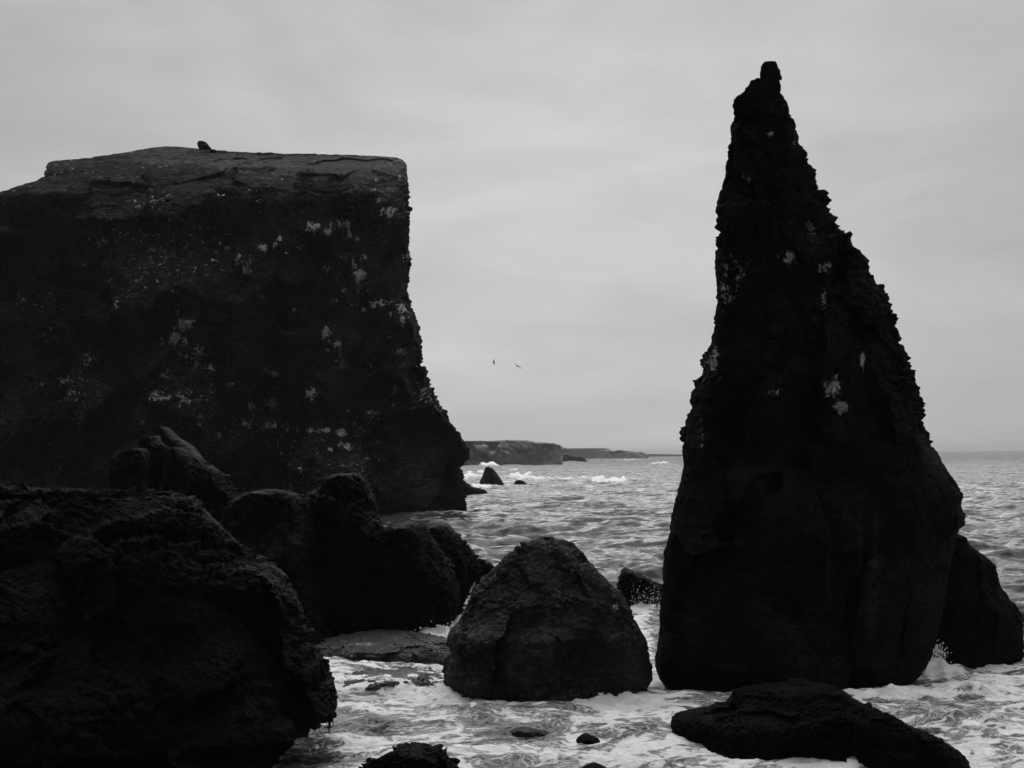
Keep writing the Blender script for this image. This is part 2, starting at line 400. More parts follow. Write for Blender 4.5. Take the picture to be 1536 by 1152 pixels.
GU = [(470,338,16,12,.9),(490,345,20,8,.95),(515,335,22,10,.8),(525,352,12,12,.85),(395,372,8,8,.95),(411,369,5,8,1),(420,358,4,6,1),(452,369,8,5,.7),(365,390,18,14,.75),
 (372,405,14,10,.7),(533,395,8,12,.8),(540,413,12,14,.95),(491,404,12,8,.6),(545,388,8,8,.8),(583,318,20,10,.85),(562,300,24,6,.6),(610,384,8,8,.9),(592,394,10,6,.5),
 (570,456,22,8,.8),(600,462,12,18,.8),(583,472,10,12,.6),(603,480,12,14,.7),(525,460,16,12,.45),(490,498,10,10,.9),(505,515,22,12,.7),(490,525,8,6,.9),(513,545,18,10,.6),
 (583,503,8,6,.8),(600,527,16,8,.8),(545,465,8,6,.6),(470,590,14,12,.8),(400,560,20,14,.7),(433,540,5,4,.9),(407,604,12,12,.85),(376,610,12,10,.9),
 (278,487,20,12,.9),(262,510,26,14,.8),(290,530,30,18,.75),(310,550,22,10,.7),(250,560,16,12,.75),(240,595,26,12,.75),(275,598,20,12,.7),(340,578,18,10,.55),
 (266,470,4,8,.9),(180,510,14,10,.5),(135,535,16,14,.6),(60,580,30,16,.5),(100,572,26,10,.5),(20,610,22,16,.4),(175,455,8,16,.6),(30,448,12,10,.6),(95,468,8,8,.45),
 (230,376,5,5,.9),(88,396,6,10,.6),(272,395,10,12,.5),(145,440,10,10,.35),(190,403,10,8,.4),(395,450,12,14,.35),(445,470,20,12,.4),
 (637,598,14,18,.75),(655,615,10,10,.8),(620,612,12,10,.5),(560,622,14,8,.7),(486,645,14,6,1),(512,648,14,8,.95),(468,646,10,4,1),(520,668,8,10,.85),
 (408,637,20,9,.8),(395,655,18,6,.6),(372,634,20,9,.6),(345,688,8,8,.6),(395,692,6,8,.4),(520,350,10,14,.5),(455,320,12,8,.4),(330,294,7,2.5,.0)]
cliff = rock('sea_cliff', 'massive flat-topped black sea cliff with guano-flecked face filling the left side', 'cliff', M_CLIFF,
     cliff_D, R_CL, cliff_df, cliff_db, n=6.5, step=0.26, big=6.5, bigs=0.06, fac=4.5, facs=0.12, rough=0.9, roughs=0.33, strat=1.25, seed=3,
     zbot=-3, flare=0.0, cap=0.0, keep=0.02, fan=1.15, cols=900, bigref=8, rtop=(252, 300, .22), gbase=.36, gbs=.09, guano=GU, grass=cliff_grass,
     sand=[(470,655,50,16,.25),(408,665,30,14,.25),(600,740,60,6,.14),(630,600,24,20,.25),(545,700,60,40,.06)])  # lit faces of the lower blocks painted paler

def small(name, label, mat, rows, D, df, seed, cat='rock', **kw):
    kw.setdefault('step', 0.07); kw.setdefault('big', 0.25); kw.setdefault('bigs', 0.5)
    kw.setdefault('fac', 0.7); kw.setdefault('facs', 0.9); kw.setdefault('cap', 0.15); kw.setdefault('rough', 0.36); kw.setdefault('roughs', 1.8); kw.setdefault('strat', 1.1)
    return rock(name, label, cat, mat, D, rows, df, df*1.15, seed=seed, **kw)
small('boulder', 'square dark boulder perched alone on the crest of the cliff top', M_CLIFF,
      [(214,297.5,310),(216,296.5,312),(220,297,315),(223,299,317),(227,298,318),(232,297,320)], 198, 1.2, 4, 'boulder', step=0.12, zbot=43, flare=0, rough=0.2, roughs=.9)
small('boulder', 'low dark rubble mound beside the square boulder on the cliff top', M_CLIFF,
      [(227,318,326),(229,315,332),(232,312,341),(236,311,348),(240,309,350)], 196, 1.5, 5, 'boulder', step=0.14, zbot=42, flare=0, rough=0.3, roughs=.7)
small('boulder', 'small flat dark stone lying on the grassy skyline of the cliff', M_CLIFF,
      [(230.5,403,412),(232.5,397,413),(235,392,414),(238,390,415)], 196, 0.9, 6, 'boulder', step=0.12, zbot=42, flare=0, rough=0.2, roughs=.9)
small('rock', 'jagged low skerry reaching from the seaward foot of the cliff', M_CLIFF,
      [(719,680,693),(725,680,702),(730,680,709),(733,680,722),(736,680,729),(739,680,731)], 258, 3.0, 7, step=0.3, rough=0.5, roughs=.4, fac=.6, facs=.3)

# ------------------------------------------------------------------ the boulder in the middle
R_BO = [(808,806,834),(810,797,848),(814,785,860),(821,773,868),(829,765,875),(838,755,881),(846,747,888),(856,738,897),(867,726,908),(880,714,921),(886,708,930),(897,704,937),
 (910,699,944),(925,693,950),(935,686,955),(943,675,960),(955,671,967),(968,673,971),(980,675,973),(990,669,975),(1000,667,977),(1008,665,979),(1016,666,979),(1024,669,974),(1032,677,970)]
rock('boulder', 'big rounded boulder with pale crown and mussel-dark flanks between shore and stack', 'boulder', M_BOULD, 42.0, R_BO,
     lambda y, h: np.clip(0.80*h, .3, 2.6), lambda y, h: np.clip(.8*h, .3, 3.0), n=2.2, step=0.045, big=0.7, bigs=0.5, fac=0.30, facs=0.55, rough=0.15, roughs=1.9,
     strat=1.0, gran=0.022, grans=6.5, seed=8, cap=0.25, keep=0.05, guano=[(925,912,10,10,.75),(900,885,10,6,.3)],
     sand=[(825,825,45,18,.16),(880,870,50,30,.10),(770,860,40,25,.08)])  # crown highlights painted into the colour

# ------------------------------------------------------------------ near shore rocks, left
R_A = [(733,-900,20),(735,-900,110),(738,-900,220),(741,-900,268),(748,-900,286),(757,-900,298),(776,-900,311),(794,-900,332),(808,-900,345),(822,-900,357),(838,-900,372),(846,-900,392),(856,-900,410),
 (867,-900,424),(880,-900,431),(896,-900,438),(915,-900,446),(937,-900,452),(958,-900,457),(975,-900,462),(990,-900,466),(996,-900,478),(1005,-900,483),(1029,-900,484),(1042,-900,494),(1059,-900,499),
 (1077,-900,499),(1081,-900,480),(1083,-900,455),(1100,-900,445),(1117,-900,441),(1128,-900,430),(1136,-900,420),(1150,-900,404)]
def A_D(y): return np.interp(y, [733, 850, 990, 1150], [36.5, 35, 34, 33])
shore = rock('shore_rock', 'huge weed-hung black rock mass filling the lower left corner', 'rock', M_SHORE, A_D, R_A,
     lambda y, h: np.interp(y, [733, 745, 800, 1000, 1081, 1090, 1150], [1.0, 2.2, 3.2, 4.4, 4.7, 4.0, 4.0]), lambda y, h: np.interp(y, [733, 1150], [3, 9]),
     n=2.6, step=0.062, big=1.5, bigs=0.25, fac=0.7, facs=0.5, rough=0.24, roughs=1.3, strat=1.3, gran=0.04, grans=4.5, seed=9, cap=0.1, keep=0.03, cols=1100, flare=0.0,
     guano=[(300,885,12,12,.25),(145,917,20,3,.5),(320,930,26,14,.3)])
small('rock', 'squat block with a pale sandy ledge below its weedy cap', M_MID,
      [(737,388,408),(740,372,430),(745,360,445),(752,350,456),(765,340,464),(785,335,466),(806,330,466),(812,330,464),(850,330,462),(880,330,468),(955,320,490)],
      52, 2.3, 10, n=3.0, big=.4, fac=.5, facs=.55, gran=0.06, grans=2.6,
      sand=[(375,822,22,9,.45),(412,820,30,10,.55),(440,812,16,7,.8),(425,832,26,7,.6),(430,775,22,16,.12)])
small('rock', 'knobbly upright rock rising from the weedy row, pale edge on its right', M_MID,
      [(712,508,530),(715,496,538),(720,484,546),(728,481,550),(736,478,552),(738,462,553),(747,458,561),(767,457,564),(780,456,568),(794,455,573),(820,450,577),(868,440,584),(910,436,590),(955,430,596)],
      56, 2.4, 11, n=2.8, big=.6, fac=.65, facs=.5, gran=0.06, grans=2.6, sand=[(558,750,6,6,.5),(516,778,9,18,.35),(420,830,1,1,0)])  # small lit edges painted pale
small('rock', 'weed-covered hump whose sloping back faces the middle boulder', M_MID,
      [(787,596,622),(790,582,632),(797,572,642),(812,566,652),(829,560,664),(853,552,678),(873,545,686),(900,540,690),(925,538,684),(945,534,668)],
      56.5, 2.6, 12, n=2.3, big=.5, fac=.3, facs=.6, gran=0.06, grans=2.4, flare=0)
small('rock', 'dark weedy hump farthest out in the left row, behind the sloping one', M_MID,
      [(788,644,662),(790,632,672),(794,620,678),(803,610,688),(811,604,695),(824,600,708),(838,596,717),(848,594,722),(858,592,721),(868,590,715),(893,588,701),(918,586,693),(935,584,687)],
      60, 2.2, 13, n=2.3, big=.4, fac=.3, facs=.7, gran=0.06, grans=2.4, flare=0)
small('rock', 'little round rock poking out between weedy row and middle boulder', M_MID,
      [(842.5,727,734),(845,722,738),(850,718,741),(857,715,744),(875,712,748),(895,710,750)], 66, 0.9, 14)
S = 'slab'
small('slab', 'thin pale-edged slab leaning highest on the dark rock pile', M_MID,
      [(640.5,243,248),(643,241.5,252),(648,241,258),(656,243,266),(662,245,277),(667,249,286),(673,262,292),(681,270,299),(690,272,304)], 64, 0.8, 15, 'slab',
      zbot=6.5, flare=0, rough=.05, fac=.08, big=.1, sand=[(262,660,28,16,.5)], step=.05)  # highlight on the slab top painted into its colour
small('rock', 'blunt dome-shaped rock left of the leaning slab', M_MID,
      [(655,228,238),(658,222,243),(664,216,248),(672,209,258),(680,205,268),(692,200,285),(720,180,310),(780,160,340),(860,140,360)], 66, 1.9, 16, sand=[(236,664,14,9,.4),(252,680,16,7,.35)], fac=.35, facs=.8)  # painted highlights near the dome's top
small('rock', 'ragged ridge of rock running down right from the leaning slab', M_MID,
      [(672,266,276),(677,261,284),(684,256,294),(691,252,304),(699,250,316),(707,248,328),(716,246,338),(728,244,347),(745,240,356),(800,230,380),(870,220,400)], 62, 1.6, 17,
      sand=[(275,683,16,8,.35),(300,693,18,5,.45),(318,702,12,6,.45),(308,712,6,10,.3)], fac=.4, facs=.9, rough=.3)  # highlights along the ridge line painted pale
small('rock', 'flat-topped grey block at the left end of the dark rock pile', M_MID,
      [(673,200,212),(677,188,217),(682,178,219),(689,171,221),(705,170,224),(740,165,230),(800,155,240),(870,150,250)], 63, 1.3, 18, n=3.2, sand=[(192,685,24,9,.45)], fac=.3)  # highlight on the block's top painted in

# seaweed hanging from the overhang of the shore rock
rs = random.Random(5)
def strands(items, r0):
    V = []; Q = []
    for (x, y, z, L, r) in items:
        b = len(V); k = 4; dx = 0; dy = 0
        for i in range(k+1):
            t = i/k; rr = r*(1-t*0.8); dx += rs.uniform(-1, 1)*L*0.05
            for a in range(4):
                V.append((x+dx+rr*math.cos(a*1.571), y+rr*math.sin(a*1.571), z-L*t))
        for i in range(k):
            for a in range(4):
                Q.append((b+i*4+a, b+i*4+(a+1) % 4, b+(i+1)*4+(a+1) % 4, b+(i+1)*4+a))
    return np.array(V), np.array(Q)
it = []
for i in range(260):
    px = rs.uniform(449, 499); Y = 33.3+rs.uniform(-1.8, .6)
    p = P(px, 1076+rs.uniform(-3, 3), Y)
    L = rs.uniform(.06, .16)+(0.30 if rs.random() < .05 else 0)
    it.append((p[0], p[1], p[2], L, rs.uniform(.012, .025)))
V, Q = strands(it, .02)
mesh_obj('seaweed_fringe', V, Q, M_SHORE, parent=shore)['kind'] = 'stuff'

# ------------------------------------------------------------------ rocks standing in the surf
R_G = [(1024,1180,1215),(1027,1160,1240),(1031,1128,1256),(1036,1108,1264),(1036.5,1099,1266),(1042,1099,1274),(1052,1091,1288),(1056,1088,1301),(1064,1062,1316),(1070,1046,1330),(1074,1018,1340),
       (1079,1009,1350),(1088,1006,1364),(1096,1008,1380),(1103,1007,1400),(1111,1005,1416),(1118,1004,1428),(1126,1004,1438),(1136,1003,1447),(1143,1003,1451)]
rock('rock', 'long low black rock in front of the tall stack, ramping up from its left snout', 'rock', M_SHORE, 34.9, R_G, lambda y, h: np.clip(.5*h, .3, 1.9), lambda y, h: np.clip(.6*h, .3, 2.4),
     n=2.3, dl=0.0, dr=-2.6, step=0.045, big=.35, bigs=.5, fac=.28, facs=.8, rough=.08, roughs=2.0, strat=1.1, gran=.03, grans=6, seed=20, flare=.25, keep=.15,
     guano=[(1075,1096,8,1.6,.9)])
small('rock', 'arched black rock cut by the bottom edge left of centre', M_SHORE,
      [(1127,610,640),(1130,592,662),(1134,580,672),(1139,567,680),(1146,552,688),(1154,538,695)], 31.5, 0.9, 21, step=.04, gran=.02, grans=7)
small('rock', 'small black wedge of rock awash in foam below the middle boulder', M_SHORE,
      [(1104.5,874,886),(1107,868,894),(1112,863,905),(1117,861,915),(1122,861,922)], 34.8, 0.45, 22, step=.03, big=.08, fac=.1, facs=2, rough=.04, gran=.012, grans=9)
small('rock', 'tip of dark rock just showing at the bottom edge near centre', M_SHORE,
      [(1149,885,900),(1151,877,907),(1155,870,914)], 31.8, 0.35, 23, step=.03, big=.08, fac=.1, facs=2, rough=.04)
small('rock', 'slanting black rock behind the gap between middle boulder and stack', M_MID,
      [(855.5,938,945),(858,935,951),(863,931,961),(869,928,974),(876,926,992),(884,928,1005),(895,934,1012),(906,942,1016)], 62, 1.3, 24, gran=.05, grans=3, flare=0)
small('rock', 'low dark rock cut by the right edge beyond the stack shoulder', M_MID,
      [(921,1534,1556),(925,1528,1566),(931,1523,1575),(938,1521,1582)], 57, 0.9, 25)
reef = 'flat weedy reefs awash'
small('reef', 'broad weed-speckled reef awash at the foot of the weedy row', M_REEF,
      [(961,520,600),(963,488,655),(967,470,684),(972,462,694),(978,458,698),(984,458,694)], 50.5, 3.0, 26, 'reef', guano=[(548,966,30,2.2,.95),(500,972,34,1.6,.7),(620,970,40,1.5,.7),(560,984,50,2,.8),(680,972,14,2,.6)], step=.05, n=2.0, big=.45, bigs=.45, fac=.3, facs=.6, rough=.14, gran=.03, grans=5, keep=.5, group=reef, flare=.3, cap=0.04)
small('reef', 'narrow weed-speckled reef awash nearer the viewer, left of the middle boulder', M_REEF,
      [(1012,540,636),(1015,505,668),(1020,488,694),(1027,482,706),(1034,480,712),(1040,480,714)], 43.2, 1.5, 27, 'reef', step=.045, n=2.0, big=.30, bigs=.6, fac=.18, facs=.8, rough=.09, gran=.025, grans=6, keep=.5, group=reef, flare=.3, cap=0.04)
small('reef', 'thin dark reef streak awash left of the small black wedge', M_REEF,
      [(1094,770,800),(1097,764,820),(1102,768,836),(1107,775,842)], 35.6, .3, 28, 'reef', step=.03, n=2.0, big=.12, fac=.08, rough=.05, keep=.5, group=reef, cap=.02)

# ------------------------------------------------------------------ far rocks and headlands
small('rock', 'lone pyramid-shaped rock far out beyond the cliff', M_FARR,
      [(700.5,729,735),(703,727,740),(708,725.5,744),(715,723,749),(721,720,753),(726,718,756)], 345, 3, 30, step=.25, rough=.2, roughs=.5, fac=.4, facs=.3)
small('rock', 'low dark hump of rock right of the far pyramid rock', M_FARR,
      [(720.5,775,783),(722.5,772,787),(726,771,791)], 345, 1, 31, step=.2, rough=.1)
small('rock', 'flat sliver of rock at the right end of the far low hump', M_FARR,
      [(726.5,794,799),(728,791,804),(730,790,807)], 335, .8, 32, step=.2, rough=.1)
small('islet', 'small twin-humped islet off the end of the nearer headland', M_FARR,
      [(682,847,853),(684,845,858),(685.5,844.5,874),(688,843.5,877),(691,842,881)], 1500, 7, 33, 'islet', step=1.2, big=1.5, bigs=.08, rough=1, roughs=.12, fac=1.6, facs=.08)
small('headland', 'hazy cliff headland behind the big cliff, the nearer and taller', M_FAR_HAZED,
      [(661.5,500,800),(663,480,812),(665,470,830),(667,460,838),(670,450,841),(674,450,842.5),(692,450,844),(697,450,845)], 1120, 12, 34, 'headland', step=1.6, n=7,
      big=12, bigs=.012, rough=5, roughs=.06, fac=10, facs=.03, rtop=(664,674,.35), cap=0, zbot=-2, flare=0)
small('headland', 'low stepped headland stretching beyond the nearer one', M_FAR_HAZED,
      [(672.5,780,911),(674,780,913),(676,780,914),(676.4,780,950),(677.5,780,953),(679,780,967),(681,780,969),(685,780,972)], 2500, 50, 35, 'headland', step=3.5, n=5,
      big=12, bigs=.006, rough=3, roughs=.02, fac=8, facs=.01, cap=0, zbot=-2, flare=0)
small('headland', 'faintest thin strip of far land ending at the stack', M_FAR_HAZED,
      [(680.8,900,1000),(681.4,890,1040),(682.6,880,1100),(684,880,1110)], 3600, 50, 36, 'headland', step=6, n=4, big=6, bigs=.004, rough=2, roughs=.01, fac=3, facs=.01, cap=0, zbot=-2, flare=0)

# ------------------------------------------------------------------ the sea
def axis_theta():
    a = np.concatenate([np.linspace(-180, -34, 60, endpoint=False), np.linspace(-34, -25.5, 60, endpoint=False),
                        np.linspace(-25.5, 25.5, 900, endpoint=False), np.linspace(25.5, 34, 60, endpoint=False), np.linspace(34, 180, 60, endpoint=False)])
    return np.radians(a)
th = axis_theta()
rr_ = [2.0, 8, 14, 20, 24, 26]; r = 27.0
while r < 30000:
    rr_.append(r); r += max(0.065, r*r*0.000042 if r < 700 else r*0.055)
rr_ = np.array(rr_); print('sea rings', len(rr_))
TH, RR = np.meshgrid(th, rr_)
SX = RR*np.sin(TH); SY = RR*np.cos(TH)
p2 = np.stack([SX, SY, np.zeros_like(SX)], -1)
def fade(lam): return np.clip(1.4-RR*RR*0.00010/lam, 0, 1)   # drop waves finer than the mesh
def wavesum():
    rw_ = np.random.RandomState(3); h = 0
    for lam, amp in ((26, .26), (17, .24), (11, .20), (7, .15), (4.6, .09)):
        for k in range(4):
            an = rad(78+rw_.normal()*24); l = lam*rw_.uniform(.8, 1.2); ph = rw_.uniform(0, 6.28)
            wx = perlin(p2*(0.7/lam)+lam)*2.2
            s_ = np.sin((SX*math.cos(an)+SY*math.sin(an))*6.283/l+ph+wx)
            h = h+amp*0.5*(2*((s_+1)/2)**1.6-0.9)*np.where(RR > 2500, 0, 1)
    return h
H = wavesum()
st = np.array([0.42, 1.0, 1.0])
for fr, am in ((.16, .25), (.35, .48), (.75, .30), (1.5, .12), (2.8, .04)):
    H = H+am*0.9*fbm(p2*fr*st+np.array([0, 0, fr*9]), 2, .5, True)*fade(1/fr*2.0)
cpx, cpy = pix(p2.reshape(-1, 3)); cpx = cpx.reshape(SX.shape); cpy = cpy.reshape(SX.shape)
near = 1-sst(RR, 40, 75)
H = H*(1-0.45*near)+near*0.10*fbm(p2*1.1+5, 3, .55, True)*1.0
H = H-H[(RR > 30) & (RR < 80) & (np.abs(TH) < .45)].mean()
# foam: how much white water lies where (surf among the rocks, streaks in their lee)
foam = 0.0*SX
foam = np.maximum(foam, .86*(1-sst(SY+2.5*perlin(p2*.15), 49, 56)))
FB = [(650,950,60,26,1.1),(960,960,34,60,1.1),(955,915,40,16,1.1),(1415,985,40,22,1.0),(1500,1000,60,40,.9),(1530,950,30,30,.75),(900,1040,60,30,.95),
      (720,760,60,5,.55),(640,772,60,4,.5),(760,735,90,6,.7),(700,748,30,8,.6),(720,712,34,5,.8),(850,717,80,3,.55),(770,715,40,4,.8),(1000,770,60,5,.25),(800,752,60,4,.45),
      (950,690,50,2,.5),(1480,697,50,2,.35),(1500,880,80,10,.25),(900,860,60,12,.2),(700,785,50,6,.35),(1440,960,20,12,.8)]
for (x, y, rx, ry, s_) in FB:
    foam = np.maximum(foam, s_*np.exp(-((cpx-x)/rx)**2-((cpy-y)/ry)**2)*(SY > 10))
# dark gaps in the foam (deeper water) in the foreground
for (x, y, rx, ry, s_) in [(1330,1010,60,14,.35),(470,1110,40,20,.35),(420,1140,40,12,.4),(760,1100,60,12,.35),(1500,1090,60,18,.3),(1440,1005,60,10,.35),(560,1085,70,9,.4),(500,1125,60,8,.35),(640,1120,50,6,.35),(900,1075,40,5,.3),(960,1110,30,6,.3),(1470,1050,40,6,.35),(1390,1060,50,6,.25),(600,1062,50,4,.35),(1420,1090,50,14,.3),(820,1075,70,6,.25),(1020,1140,60,8,.2),(776,1140,50,8,.35),(800,1106,40,8,.3),(570,1000,70,8,.3),(700,1075,60,8,.25),(1250,1060,60,8,.2)]:
    foam = foam-s_*np.exp(-((cpx-x)/rx)**2-((cpy-y)/ry)**2)*(SY > 10)
# whitecaps on open crests
wc = sst(H, 1.15, 1.6)*sst(fbm(p2*.03*np.array([1, 1, 1]), 2), .0, .35)*(RR > 60)*(RR < 900)
foam = np.maximum(foam, wc*.5)
# breaking crests: (photo x, photo y, half length px, height m, thickness m)
BR = [(906,722,24,1.5,4.5,1.1),(928,724,16,.9,4,1.1),(735,699,16,2.6,14,1.1),(752,697,20,3.0,12,1.1),(780,695,34,2.6,14,1.1),(820,693,22,2.4,14,1.1),(765,704,14,1.6,9,1.),(700,704,14,1.8,9,1.),
      (782,717,22,1.4,6,1.),(990,696,16,1.6,10,.95),(1018,696,8,1.0,8,.8),(893,687.5,6,1.5,18,1.),(700,716,20,.8,6,.9),(835,719,50,.5,4,.75),(750,724,24,.5,5,.9),(940,690,20,1.0,14,.6),(800,719,60,.5,4,1.),(730,707,44,.8,5,1.),(860,716,30,.6,4,.9),(725,730,26,.4,3,.9)]
for (x, y, hl, hh, tk, fo) in BR:
    c = on_sea(x, y); dx = (SX-c[0])/(hl*c[1]/F); dy = SY-c[1]-0.15*tk*perlin(p2*(1.2/tk))*4
    b = np.exp(-dx**4)*np.exp(-(dy/tk)**2)*(1+.7*perlin(p2*(2.5/tk)))
    H = H+1.9*hh*np.clip(b, 0, 2)
    foam = np.maximum(foam, fo*1.6*np.exp(-dx**4)*np.exp(-((dy+.2*tk)/(tk*1.3))**2)*(0.95+.6*perlin(p2*(1.5/tk)+7)))
# surge against the rocks
for (x, y, rad_, hh) in [(1402,990,.7,.45),(1425,998,.8,.3),(1480,1010,1.5,.35),(1460,1048,1.0,.4),(960,1020,.9,.35),(925,1058,1.2,.3),(660,956,1.6,.5),(690,940,1.2,.7),(975,925,1.4,.4),(600,990,2.2,.25),(1350,1052,1.2,.3),(1470,1095,1.2,.35),(720,1052,1.5,.2)]:
    c = on_sea(x, y); d2 = (SX-c[0])**2+(SY-c[1])**2
    b = np.exp(-d2/rad_**2)
    H = H+hh*b*(1+.8*perlin(p2*2.2+3)); foam = np.maximum(foam, foam+.35*b)
V = np.stack([SX, SY, H], -1)
# lean the crests a little
V[..., 0] += 0.0
foam = np.clip(foam, 0, 1.5)
calm = sst(cpx*1.0, 0, 1)*0

m = bpy.data.materials.new('sea_water'); m.use_nodes = True; g = NT(m.node_tree)
pos = g.n('ShaderNodeNewGeometry').outputs['Position']
ps = g.vmul(pos, (0.5, 1.0, 1.0))
fo = g.n('ShaderNodeAttribute', attribute_name='foam').outputs['Fac']
wn = g.n('ShaderNodeTexNoise', ins={'Vector': ps, 'Scale': 0.7, 'Detail': 3.0})
wv = g.n('ShaderNodeVectorMath', operation='MULTIPLY_ADD'); g.link(wn.outputs['Color'], wv.inputs[0]); wv.inputs[1].default_value = (1.5, 1.5, .6); g.link(ps, wv.inputs[2])
wpos = wv.outputs[0]
nA = g.noise(wpos, 1.1, 9, 0.66, 0.5)
nB = g.noise(wpos, 4.2, 6, 0.65, 0.8)
vo = g.n('ShaderNodeTexVoronoi', feature='DISTANCE_TO_EDGE', ins={'Vector': wpos, 'Scale': 2.1})
lace = g.ramp(vo.outputs['Distance'], 0.0, 0.22, 1.0, 0.0)
mixn = g.m('ADD', g.m('MULTIPLY', nA, 0.78), g.m('ADD', g.m('MULTIPLY', nB, 0.22), g.m('MULTIPLY', lace, 0.07)))
lo = g.m('SUBTRACT', 0.83, g.m('MULTIPLY', fo, 0.42))
thick = g.ramp(mixn, g.m('ADD', lo, 0.02), g.m('ADD', lo, 0.075))
thin = g.m('MULTIPLY', g.ramp(mixn, g.m('SUBTRACT', lo, 0.10), g.m('ADD', lo, 0.06)), 0.30)
nF = g.noise(wpos, 11.0, 5, 0.7, 0.3)
nG = g.noise(wpos, 1.5, 5, .6, .6); nH = g.noise(wpos, 3.8, 4, .6, .5)
rdg = lambda n_, w_: g.ramp(g.m('ABSOLUTE', g.m('SUBTRACT', n_, .5)), 0.0, w_, 1.0, 0.0)
net = g.m('MAXIMUM', rdg(nG, .028), g.m('MULTIPLY', rdg(nH, .030), .75))
lace2 = g.ramp(nF, 0.36, 0.60, 0.35, 1.0)
mask = g.m('MAXIMUM', g.m('MAXIMUM', thick, g.m('MULTIPLY', thin, lace2)), g.m('MULTIPLY', net, g.ramp(fo, .3, .75, 0, .85)))
mask = g.m('MULTIPLY', mask, g.ramp(nF, 0.28, 0.50, 0.84, 1.0))
mask = g.m('MULTIPLY', mask, g.ramp(fo, 0.02, 0.3))
mask = g.m('MULTIPLY', mask, 0.95)
gn = g.n('ShaderNodeNewGeometry').outputs['Normal']
def slope(scale, det, k, vec):
    c = g.n('ShaderNodeTexNoise', ins={'Vector': vec, 'Scale': scale, 'Detail': det, 'Roughness': .6})
    a = g.n('ShaderNodeVectorMath', operation='SUBTRACT'); g.link(c.outputs['Color'], a.inputs[0]); a.inputs[1].default_value = (.5, .5, .5)
    return g.vmul(a.outputs[0], (k, k, 0))
def vadd(a, b):
    o = g.n('ShaderNodeVectorMath', operation='ADD'); g.link(a, o.inputs[0]); g.link(b, o.inputs[1]); return o.outputs[0]
lean = g.n('ShaderNodeVectorMath', operation='ADD'); g.link(gn, lean.inputs[0]); 
pn = g.n('ShaderNodeVectorMath', operation='NORMALIZE'); g.link(g.vmul(pos, (-1, -1, 0)), pn.inputs[0])   # wave fronts lean towards the bay, more so on the open sea
pl = g.n('ShaderNodeVectorMath', operation='LENGTH'); g.link(pos, pl.inputs[0])
ps_ = g.n('ShaderNodeVectorMath', operation='SCALE'); g.link(pn.outputs[0], ps_.inputs[0]); g.link(g.ramp(pl.outputs['Value'], 60, 1500, .13, .42), ps_.inputs['Scale'])
g.link(ps_.outputs[0], lean.inputs[1])
nn = vadd(vadd(lean.outputs[0], slope(1.3, 5, 2.3, ps)), slope(.3, 4, 1.6, ps))
nrm = g.n('ShaderNodeVectorMath', operation='NORMALIZE'); g.link(nn, nrm.inputs[0])
class _B: outputs = [nrm.outputs[0]]
bp = _B
wt = g.n('ShaderNodeBsdfPrincipled', ins={'Base Color': (.045, .045, .045, 1), 'Roughness': .10, 'IOR': 1.33, 'Normal': bp.outputs[0]})
bf = g.n('ShaderNodeBump', ins={'Height': g.m('ADD', g.m('MULTIPLY', nF, .6), g.m('ADD', mixn, g.m('MULTIPLY', mask, .4))), 'Distance': 0.12, 'Strength': .9})
ff = g.n('ShaderNodeBsdfPrincipled', ins={'Base Color': (.92, .92, .92, 1), 'Roughness': .8, 'Specular IOR Level': .2, 'Normal': bf.outputs[0]})
mx = g.n('ShaderNodeMixShader', ins={0: mask}); g.link(wt.outputs[0], mx.inputs[1]); g.link(ff.outputs[0], mx.inputs[2])
g.link(mx.outputs[0], g.n('ShaderNodeOutputMaterial').inputs[0])
M_SEA = m
water = mesh_obj('water', V.reshape(-1, 3), grid_quads(len(rr_), len(th), True), M_SEA, {'foam': foam.reshape(-1)})
tag(water, 'grey choppy sea with white surf among the rocks', kind='structure')

# ------------------------------------------------------------------ spray
m = bpy.data.materials.new('spray_white'); m.use_nodes = True; g = NT(m.node_tree)
b = g.n('ShaderNodeBsdfPrincipled', ins={'Base Color': (.85, .85, .85, 1), 'Roughness': .5}); g.link(b.outputs[0], g.n('ShaderNodeOutputMaterial').inputs[0])
M_SPRAY = m
def spray(pts, name, label):
    V = []; T = []
    o6 = [(1,0,0),(-1,0,0),(0,1,0),(0,-1,0),(0,0,1),(0,0,-1)]
    f8 = [(0,2,4),(2,1,4),(1,3,4),(3,0,4),(2,0,5),(1,2,5),(3,1,5),(0,3,5)]
    for (p, r) in pts:
        b = len(V)
        for q in o6: V.append((p[0]+q[0]*r*rs.uniform(.7, 1.5), p[1]+q[1]*r, p[2]+q[2]*r*rs.uniform(.7, 1.6)))
        for q in f8: T.append((b+q[0], b+q[1], b+q[2]))
    o = mesh_obj(name, np.array(V), np.array(T), M_SPRAY)
    return tag(o, label, 'spray', kind='stuff')
pts = []
for i in range(500):
    t = rs.random()**0.6
    pts.append((P(952+rs.uniform(-6, 48), 876+t*44+rs.gauss(0, 5), 59.5+rs.uniform(-1, .5)), rs.choice((.006,.008,.01,.012,.02))))
spray(pts, 'spray', 'fine white spray thrown up before the slanting rock')
pts = [(P(x+rs.gauss(0, 1), y+rs.gauss(0, 1), 53), rs.uniform(.02, .05)) for (x, y) in
       [(630,942),(646,933),(656,940),(650,943),(663,939),(692,925),(690,928),(623,944),(672,937),(693,933),(640,950),(668,945),(678,941)]]
for i in range(60):
    x = rs.uniform(610, 692); pts.append((P(x, 956-(x-610)*.2+rs.gauss(0, 3), 53), rs.uniform(.01, .03)))
spray(pts, 'spray', 'few flying droplets over the surf beside the weedy row')
pts = [(P(1402+rs.gauss(0, 9), 978+rs.gauss(0, 7), 46.2+rs.uniform(-.5, .5)), rs.uniform(.01, .035)) for i in range(260)]
